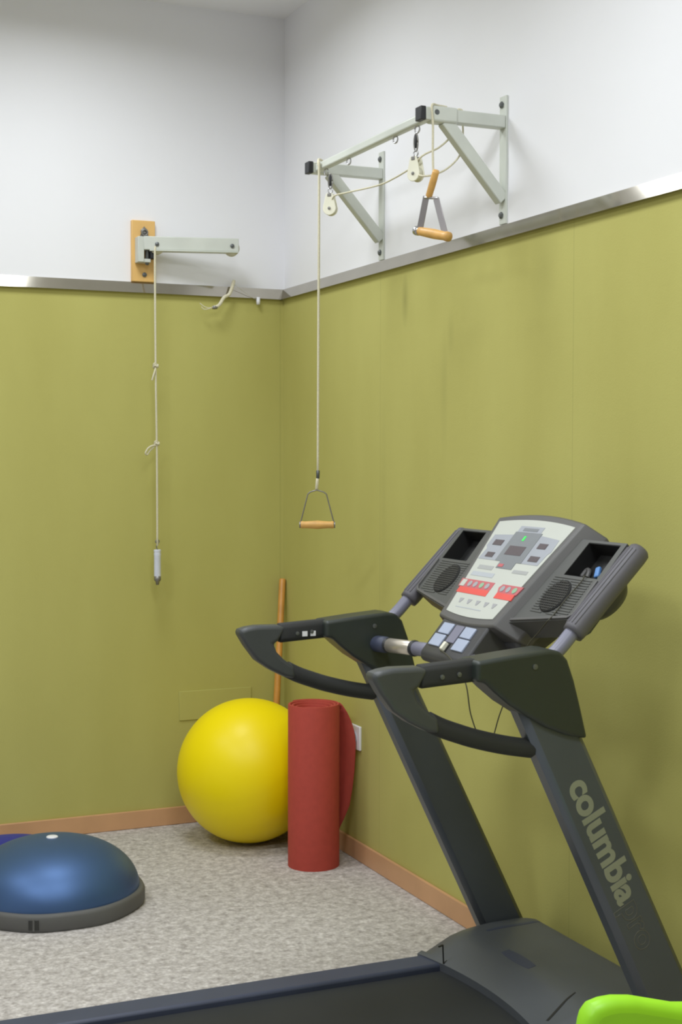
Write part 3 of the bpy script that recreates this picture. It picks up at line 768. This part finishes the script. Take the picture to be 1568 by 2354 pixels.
knot((-0.568, -0.09, 1.808), [(-0.006, -0.006, -0.015), (-0.012, -0.008, -0.032), (-0.017, -0.006, -0.050)])
knot((-0.565, -0.09, 1.508), [(-0.02, -0.006, -0.002), (-0.038, -0.010, -0.012), (-0.048, -0.010, -0.03), (-0.040, -0.006, -0.036), (-0.030, -0.004, -0.022), (-0.012, -0.002, -0.006)])
t2 = thing('pull_cylinder', 'small white cylinder handle hanging at the lower end of the knotted cord', 'handle', (-0.564, -0.09, 0.98))
bm = NB(); tube(bm, [(-0.564, -0.09, 1.126), (-0.569, -0.09, 1.115), (-0.562, -0.09, 1.10)], 0.0022, 8); ring(bm, (-0.564, -0.09, 1.135), 0.007, 0.002, (0, 1, 0)); obj('wire_hook', bm, M['dull_steel'], t2, smooth=True)
bm = NB(); lathe(bm, [(0, 0.004), (0.0135, 0.004), (0.0148, 0.010), (0.0135, 0.014), (0.0135, 0.018), (0.0145, 0.022), (0.0135, 0.028), (0.0135, 0.108), (0, 0.108)], (-0.564, -0.09, 1.108), 24, (0, 0, -1)); obj('sleeve', bm, M['cylinder_white'], t2, smooth=False, bevel=0.001)
bm = NB(); lathe(bm, [(0, 0), (0.0135, 0), (0.0135, 0.016), (0.008, 0.022), (0.006, 0.034), (0, 0.035)], (-0.564, -0.09, 1.001), 20, (0, 0, -1)); obj('end_fitting', bm, M['dull_steel'], t2, smooth=True)

# short twisted cord end over the rail, and pin
t = thing('rope_stub', 'short stiff twisted cord end sticking out over the metal rail below the swing arm', 'cord', (-0.229, -0.03, 2.15))
bm = NB(); tube(bm, smooth_path([(-0.224, -0.016, 2.163), (-0.229, -0.03, 2.161), (-0.240, -0.04, 2.135), (-0.254, -0.045, 2.108), (-0.278, -0.055, 2.094), (-0.296, -0.06, 2.068), (-0.309, -0.06, 2.057), (-0.328, -0.06, 2.053)], 6), [0.0068]*43, 10); obj('twisted_cord', bm, M['rope'], t, smooth=True)
for dz, dx in ((0.003, 0.0), (-0.008, 0.006)):
    bm = NB(); tube(bm, smooth_path([(-0.325, -0.06, 2.053), (-0.345, -0.06, 2.049+dz*0.4), (-0.362, -0.058, 2.052+dz), (-0.378+dx, -0.055, 2.064+dz*1.3)], 5), 0.0018, 6); obj('frayed_strand', bm, M['rope'], t, smooth=True)
bm = NB(); lathe(bm, [(0, -0.009), (0.007, -0.009), (0.008, 0), (0.007, 0.009), (0, 0.009)], (-0.318, -0.06, 2.053), 12, (1, 0, 0.1)); obj('whipping', bm, M['dull_steel'], t, smooth=True)
bm = NB(); tube(bm, smooth_path([(-0.226, -0.03, 2.150), (-0.19, -0.028, 2.128), (-0.155, -0.026, 2.106), (-0.125, -0.022, 2.095)], 5), 0.0008, 5)
tag(obj('twine', bm, M['twine'], smooth=True), 'thin pale twine running from the twisted cord end to the wall pin', 'twine')
bm = NB(); lathe(bm, [(0, 0), (0.007, 0.0), (0.008, 0.018), (0.007, 0.03), (0, 0.03)], (-0.122, -0.024, 2.106), 14, (0, 0, -1)); tube(bm, [(-0.122, -0.003, 2.094), (-0.122, -0.02, 2.094)], 0.003, 8)
tag(obj('wall_pin', bm, M['white_plastic'], smooth=True), 'tiny pale pin on the green wall near the corner under the rail', 'wall pin')

# ------------------------------------------------------------------ right wall pulley frame
YA, YB = -1.768, -0.933       # near and far bracket
pf = thing('wall_pulley_station', 'pale grey metal frame of two braced brackets and a crossbar on the white wall', 'pulley frame', (0, (YA+YB)/2, 2.147))
for y in (YA, YB):
    bm = NB(); box(bm, (-0.007, y-0.019, 2.147), (0, y+0.019, 2.519)); wp = obj('wall_plate', bm, M['frame_paint'], pf, bevel=0.001)
    for z in (2.494, 2.173):
        bm = NB(); lathe(bm, [(0, 0), (0.010, 0), (0.010, 0.005), (0.006, 0.008), (0, 0.008)], (-0.007, y+0.004, z), 6, (-1, 0, 0)); obj('bolt', bm, M['bolt'], wp)
    bm = NB(); bar(bm, (-0.268, y, 2.442), (-0.007, y, 2.442), 0.034, 0.037); obj('bracket_arm', bm, M['frame_paint'], pf, bevel=0.003)
    bm = NB(); bar(bm, (-0.285, y, 2.442), (-0.268, y, 2.442), 0.037, 0.039); obj('end_plug', bm, M['frame_dark'], pf, bevel=0.002, label='black square end plug')
    bm = NB(); bar(bm, (-0.200, y, 2.428), (-0.008, y, 2.216), 0.032, 0.036, (0.7, 0, 0.7)); obj('diagonal_brace', bm, M['frame_paint'], pf, bevel=0.003)
    bm = NB(); lathe(bm, [(0, 0), (0.008, 0), (0.008, 0.004), (0, 0.006)], (-0.235, y-0.018, 2.446), 14, (0, -1, 0)); obj('bolt', bm, M['bolt'], pf)
bm = NB(); bar(bm, (-0.248, YA+0.018, 2.440), (-0.248, YB-0.018, 2.440), 0.026, 0.028); obj('crossbar', bm, M['frame_paint'], pf, bevel=0.006)
bm = NB(); bar(bm, (-0.252, YA, 2.442), (-0.165, YA, 2.442), 0.044, 0.047); obj('arm_sleeve', bm, M['frame_paint'], pf, bevel=0.008)
for y in (-1.545, -1.20, -1.69, -1.015):
    bm = NB(); ring(bm, (-0.248, y, 2.416), 0.010, 0.0024, (1, 0.3, 0)); obj('eyelet', bm, M['steel'], pf, smooth=True)
# pulleys
def pulley(x, y, zc, ztop, label, turn):
    t = thing('cord_pulley', label, 'pulley', (x, y, zc), 'cream pulleys hung from the pulley frame')
    ax = Vector((math.cos(turn), math.sin(turn), 0))     # wheel axle
    sd = Vector((-ax.y, ax.x, 0))
    c = Vector((x, y, zc))
    for s in (-1, 1):
        bm = NB(); pts = []
        for k in range(25):
            a = math.radians(-200+k*220/24); pts.append((0.0225*math.cos(a), 0.0225*math.sin(a)-0.010))
        pts += [(0.014, 0.030), (0.010, 0.040), (-0.010, 0.040), (-0.014, 0.030)]
        loft(bm, [[c+sd*p+Vector((0, 0, q))+ax*(s*tt) for p, q in pts] for tt in (0.0085, 0.0135)])
        ck = obj('cheek', bm, M['cream'], t, bevel=0.0015)
        bm = NB(); lathe(bm, [(0, 0), (0.005, 0), (0.005, 0.002), (0, 0.003)], c+ax*(s*0.0135)+Vector((0, 0, -0.010)), 14, ax*s); obj('axle', bm, M['dull_steel'], ck)
    bm = NB(); lathe(bm, [(0, -0.008), (0.021, -0.008), (0.015, 0), (0.021, 0.008), (0, 0.008)], c+Vector((0, 0, -0.010)), 28, ax); obj('sheave', bm, M['cream'], t, smooth=True)
    bm = NB(); bar(bm, c+Vector((0, 0, 0.034))-ax*0.015, c+Vector((0, 0, 0.034))+ax*0.015, 0.014, 0.012); obj('top_clamp', bm, M['dull_steel'], t, bevel=0.002)
    z0 = zc+0.046
    bm = NB(); ring(bm, (x, y, z0+0.004), 0.008, 0.002, ax); obj('shackle', bm, M['steel'], t, smooth=True)
    bm = NB()       # snap hook
    h = ztop-z0-0.008; zb = z0+0.010
    pts = [c*0+Vector((x, y, zb))+sd*(0.007*math.cos(a))+Vector((0, 0, (h/2-0.006)*(1+math.sin(a)))) for a in [2*PI*k/24 for k in range(25)]]
    tube(bm, pts, 0.0024, 8, ends=False); obj('snap_hook', bm, M['dull_steel'], t, smooth=True)
    bm = NB(); tube(bm, [Vector((x, y, zb+h*0.15))-sd*0.0, Vector((x, y, zb+h*0.75))], 0.004, 8); obj('swivel', bm, M['frame_dark'], t, smooth=True)
    return t
pulley(-0.25, -1.686, 2.298, 2.414, 'cream pulley on a long snap hook under the near end of the crossbar', math.radians(205))
pulley(-0.25, -1.055, 2.297, 2.412, 'cream pulley hanging under the far end of the crossbar towards the corner', math.radians(230))
# cords
bm = NB()
tube(bm, smooth_path([(-0.25, -1.066, 2.308), (-0.25, -1.09, 2.324), (-0.25, -1.20, 2.317), (-0.25, -1.43, 2.300), (-0.25, -1.545, 2.302), (-0.25, -1.635, 2.309), (-0.25, -1.68, 2.314)], 8), 0.0028, 8)
tag(obj('pulley_rope', bm, M['rope'], smooth=True), 'pale cord sagging between the two cream pulleys', 'cord')
bm = NB()
tube(bm, smooth_path([(-0.25, -1.69, 2.322), (-0.25, -1.705, 2.328), (-0.238, -1.722, 2.340), (-0.200, -1.738, 2.360), (-0.165, -1.743, 2.395), (-0.150, -1.743, 2.44), (-0.152, -1.752, 2.467), (-0.138, -1.760, 2.466), (-0.128, -1.744, 2.445), (-0.126, -1.743, 2.39), (-0.135, -1.738, 2.34), (-0.175, -1.736, 2.300), (-0.222, -1.745, 2.278), (-0.25, -1.742, 2.272), (-0.252, -1.715, 2.279), (-0.25, -1.70, 2.283)], 8), 0.0028, 8)
tag(obj('pulley_rope', bm, M['rope'], smooth=True), 'pale cord looped from the near pulley over the near bracket arm', 'cord')
bm = NB()
tube(bm, smooth_path([(-0.18, -1.745, 2.475), (-0.215, -1.755, 2.474), (-0.253, -1.792, 2.462), (-0.2505, -1.794, 2.411), (-0.25, -1.793, 2.33), (-0.25, -1.797, 2.262)], 6), 0.0036, 8)
tag(obj('hanging_rope', bm, M['rope'], smooth=True), 'short straight cord dropping from the near bracket to the wooden-grip handle', 'cord')
bm = NB()
tube(bm, smooth_path([(-0.235, -0.958, 2.462), (-0.258, -0.975, 2.464), (-0.27, -1.0, 2.44), (-0.27, -1.006, 2.40), (-0.27, -1.002, 1.9), (-0.27, -0.998, 1.415)], 6), 0.0042, 10)
tag(obj('hanging_rope', bm, M['rope'], smooth=True), 'long straight cord hanging from the far bracket down to the triangular handle', 'cord')
# triangular handle at the end of the long cord: hangs square to the view of the corner
def tri_handle():
    t = thing('triangle_pull', 'triangular wire pull handle with turned wooden grip on the long cord', 'handle', (-0.27, -1.0, 1.24))
    c = Vector((-0.27, -0.998, 0)); d = Vector((math.cos(-0.4138), math.sin(-0.4138), 0))
    P = lambda u, z: c+d*u+Vector((0, 0, z))
    bm = NB(); tube(bm, [P(0, 1.418), P(0, 1.39)], [0.0065, 0.006], 10); obj('crimp', bm, M['bolt'], t, smooth=True)
    bm = NB(); tube(bm, [P(-0.001, 1.392), P(-0.004, 1.354)], 0.0055, 10); obj('cord_loop', bm, M['rope'], t, smooth=True)
    bm = NB()
    tube(bm, [P(-0.060, 1.233), P(-0.058, 1.243), P(-0.034, 1.338), P(-0.026, 1.345), P(-0.004, 1.352), P(0.020, 1.345), P(0.029, 1.338), P(0.054, 1.243), P(0.056, 1.233)], 0.0024, 8); obj('wire_frame', bm, M['dull_steel'], t, smooth=True)
    bm = NB(); lathe(bm, [(0, 0), (0.0115, 0), (0.0125, 0.004), (0.0115, 0.014), (0.0125, 0.03), (0.0145, 0.056), (0.0125, 0.082), (0.0115, 0.098), (0.0125, 0.108), (0.0115, 0.112), (0, 0.112)], P(-0.058, 1.2345), 24, d); obj('grip', bm, M['wood'], t, smooth=True, label='turned beech grip')
    for u in (-0.0605, 0.0565):
        bm = NB(); lathe(bm, [(0, -0.002), (0.011, -0.002), (0.011, 0.002), (0, 0.002)], P(u, 1.2345), 18, d); obj('end_washer', bm, M['dull_steel'], t)
tri_handle()
def strap_handle():
    t = thing('strap_pull', 'pull handle with flat grey metal straps and wooden grip dangling before the white wall', 'handle', (-0.25, -1.79, 2.09))
    A = Vector((-0.25, -1.795, 2.266))
    def S(px, y, z): return Vector((px, y, z))
    # upper wooden toggle, tilted
    a = Vector((-0.250, -1.815, 2.275)); b = Vector((-0.250, -1.768, 2.208)); d = (b-a)
    bm = NB(); lathe(bm, [(0, 0), (0.0085, 0), (0.010, 0.006), (0.0105, d.length*0.5), (0.0098, d.length-0.004), (0.008, d.length), (0, d.length)], a, 20, d); obj('toggle', bm, M['wood'], t, smooth=True, label='wooden toggle at the top')
    bm = NB(); bar(bm, (-0.256, -1.765, 2.210), (-0.262, -1.738, 2.122), 0.020, 0.003, (-0.8, -0.6, 0)); obj('strap', bm, M['strap'], t, bevel=0.001, label='flat grey metal strap')
    bm = NB(); bar(bm, (-0.238, -1.792, 2.200), (-0.225, -1.822, 2.098), 0.019, 0.003, (-0.8, -0.6, 0)); obj('strap', bm, M['strap'], t, bevel=0.001, label='flat grey metal strap')
    bm = NB(); tube(bm, [(-0.259, -1.760, 2.207), (-0.234, -1.797, 2.201)], 0.004, 8); obj('strap_bolt', bm, M['steel'], t, smooth=True)
    a = Vector((-0.266, -1.722, 2.118)); b = Vector((-0.222, -1.842, 2.086)); d = (b-a); L = d.length
    bm = NB(); lathe(bm, [(0, 0), (0.0125, 0), (0.0135, 0.004), (0.0135, 0.014), (0.011, 0.018), (0, 0.018)], a-d.normalized()*0.004, 20, d); obj('ferrule', bm, M['steel'], t, smooth=True, label='bright metal ferrule')
    bm = NB(); lathe(bm, [(0, 0.012), (0.012, 0.012), (0.013, 0.03), (0.0145, L*0.55), (0.013, L*0.8), (0.0125, L*0.86), (0.0145, L*0.92), (0.0135, L), (0, L)], a, 24, d); obj('grip', bm, M['wood'], t, smooth=True, label='turned beech grip')
strap_handle()

# ------------------------------------------------------------------ lime green chair back at the very front
t = thing('plastic_chair', 'lime green moulded chair back poking in at the bottom edge before the treadmill', 'chair', (-0.87, -3.72, 0))
def shell():
    bm = NB()
    prof = [(-1.112, 0.44), (-1.113, 0.60), (-1.111, 0.70), (-1.105, 0.7345), (-1.092, 0.745), (-1.075, 0.7485), (-1.056, 0.7485), (-1.027, 0.744), (-0.958, 0.724), (-0.88, 0.712), (-0.80, 0.714), (-0.74, 0.722), (-0.70, 0.722), (-0.672, 0.710), (-0.66, 0.68), (-0.658, 0.60), (-0.66, 0.44)]
    prism(bm, prof, 'y', -3.90, -3.862)
    return bm
obj('backrest', shell(), M['lime'], t, bevel=0.017, seg=5)
bm = NB(); prism(bm, [(-1.10, -3.90), (-0.67, -3.90), (-0.655, -3.5), (-0.70, -3.46), (-1.07, -3.46), (-1.115, -3.5)], 'z', 0.425, 0.455); obj('seat', bm, M['lime'], t, bevel=0.012, seg=3)
for (x, y, dx, dy) in ((-1.07, -3.86, -0.04, -0.05), (-0.70, -3.86, 0.04, -0.05), (-1.07, -3.51, -0.04, 0.04), (-0.70, -3.51, 0.04, 0.04)):
    bm = NB(); tube(bm, [(x, y, 0.43), (x+dx, y+dy, 0.0)], 0.012, 12); obj('leg', bm, M['steel'], t, smooth=True)
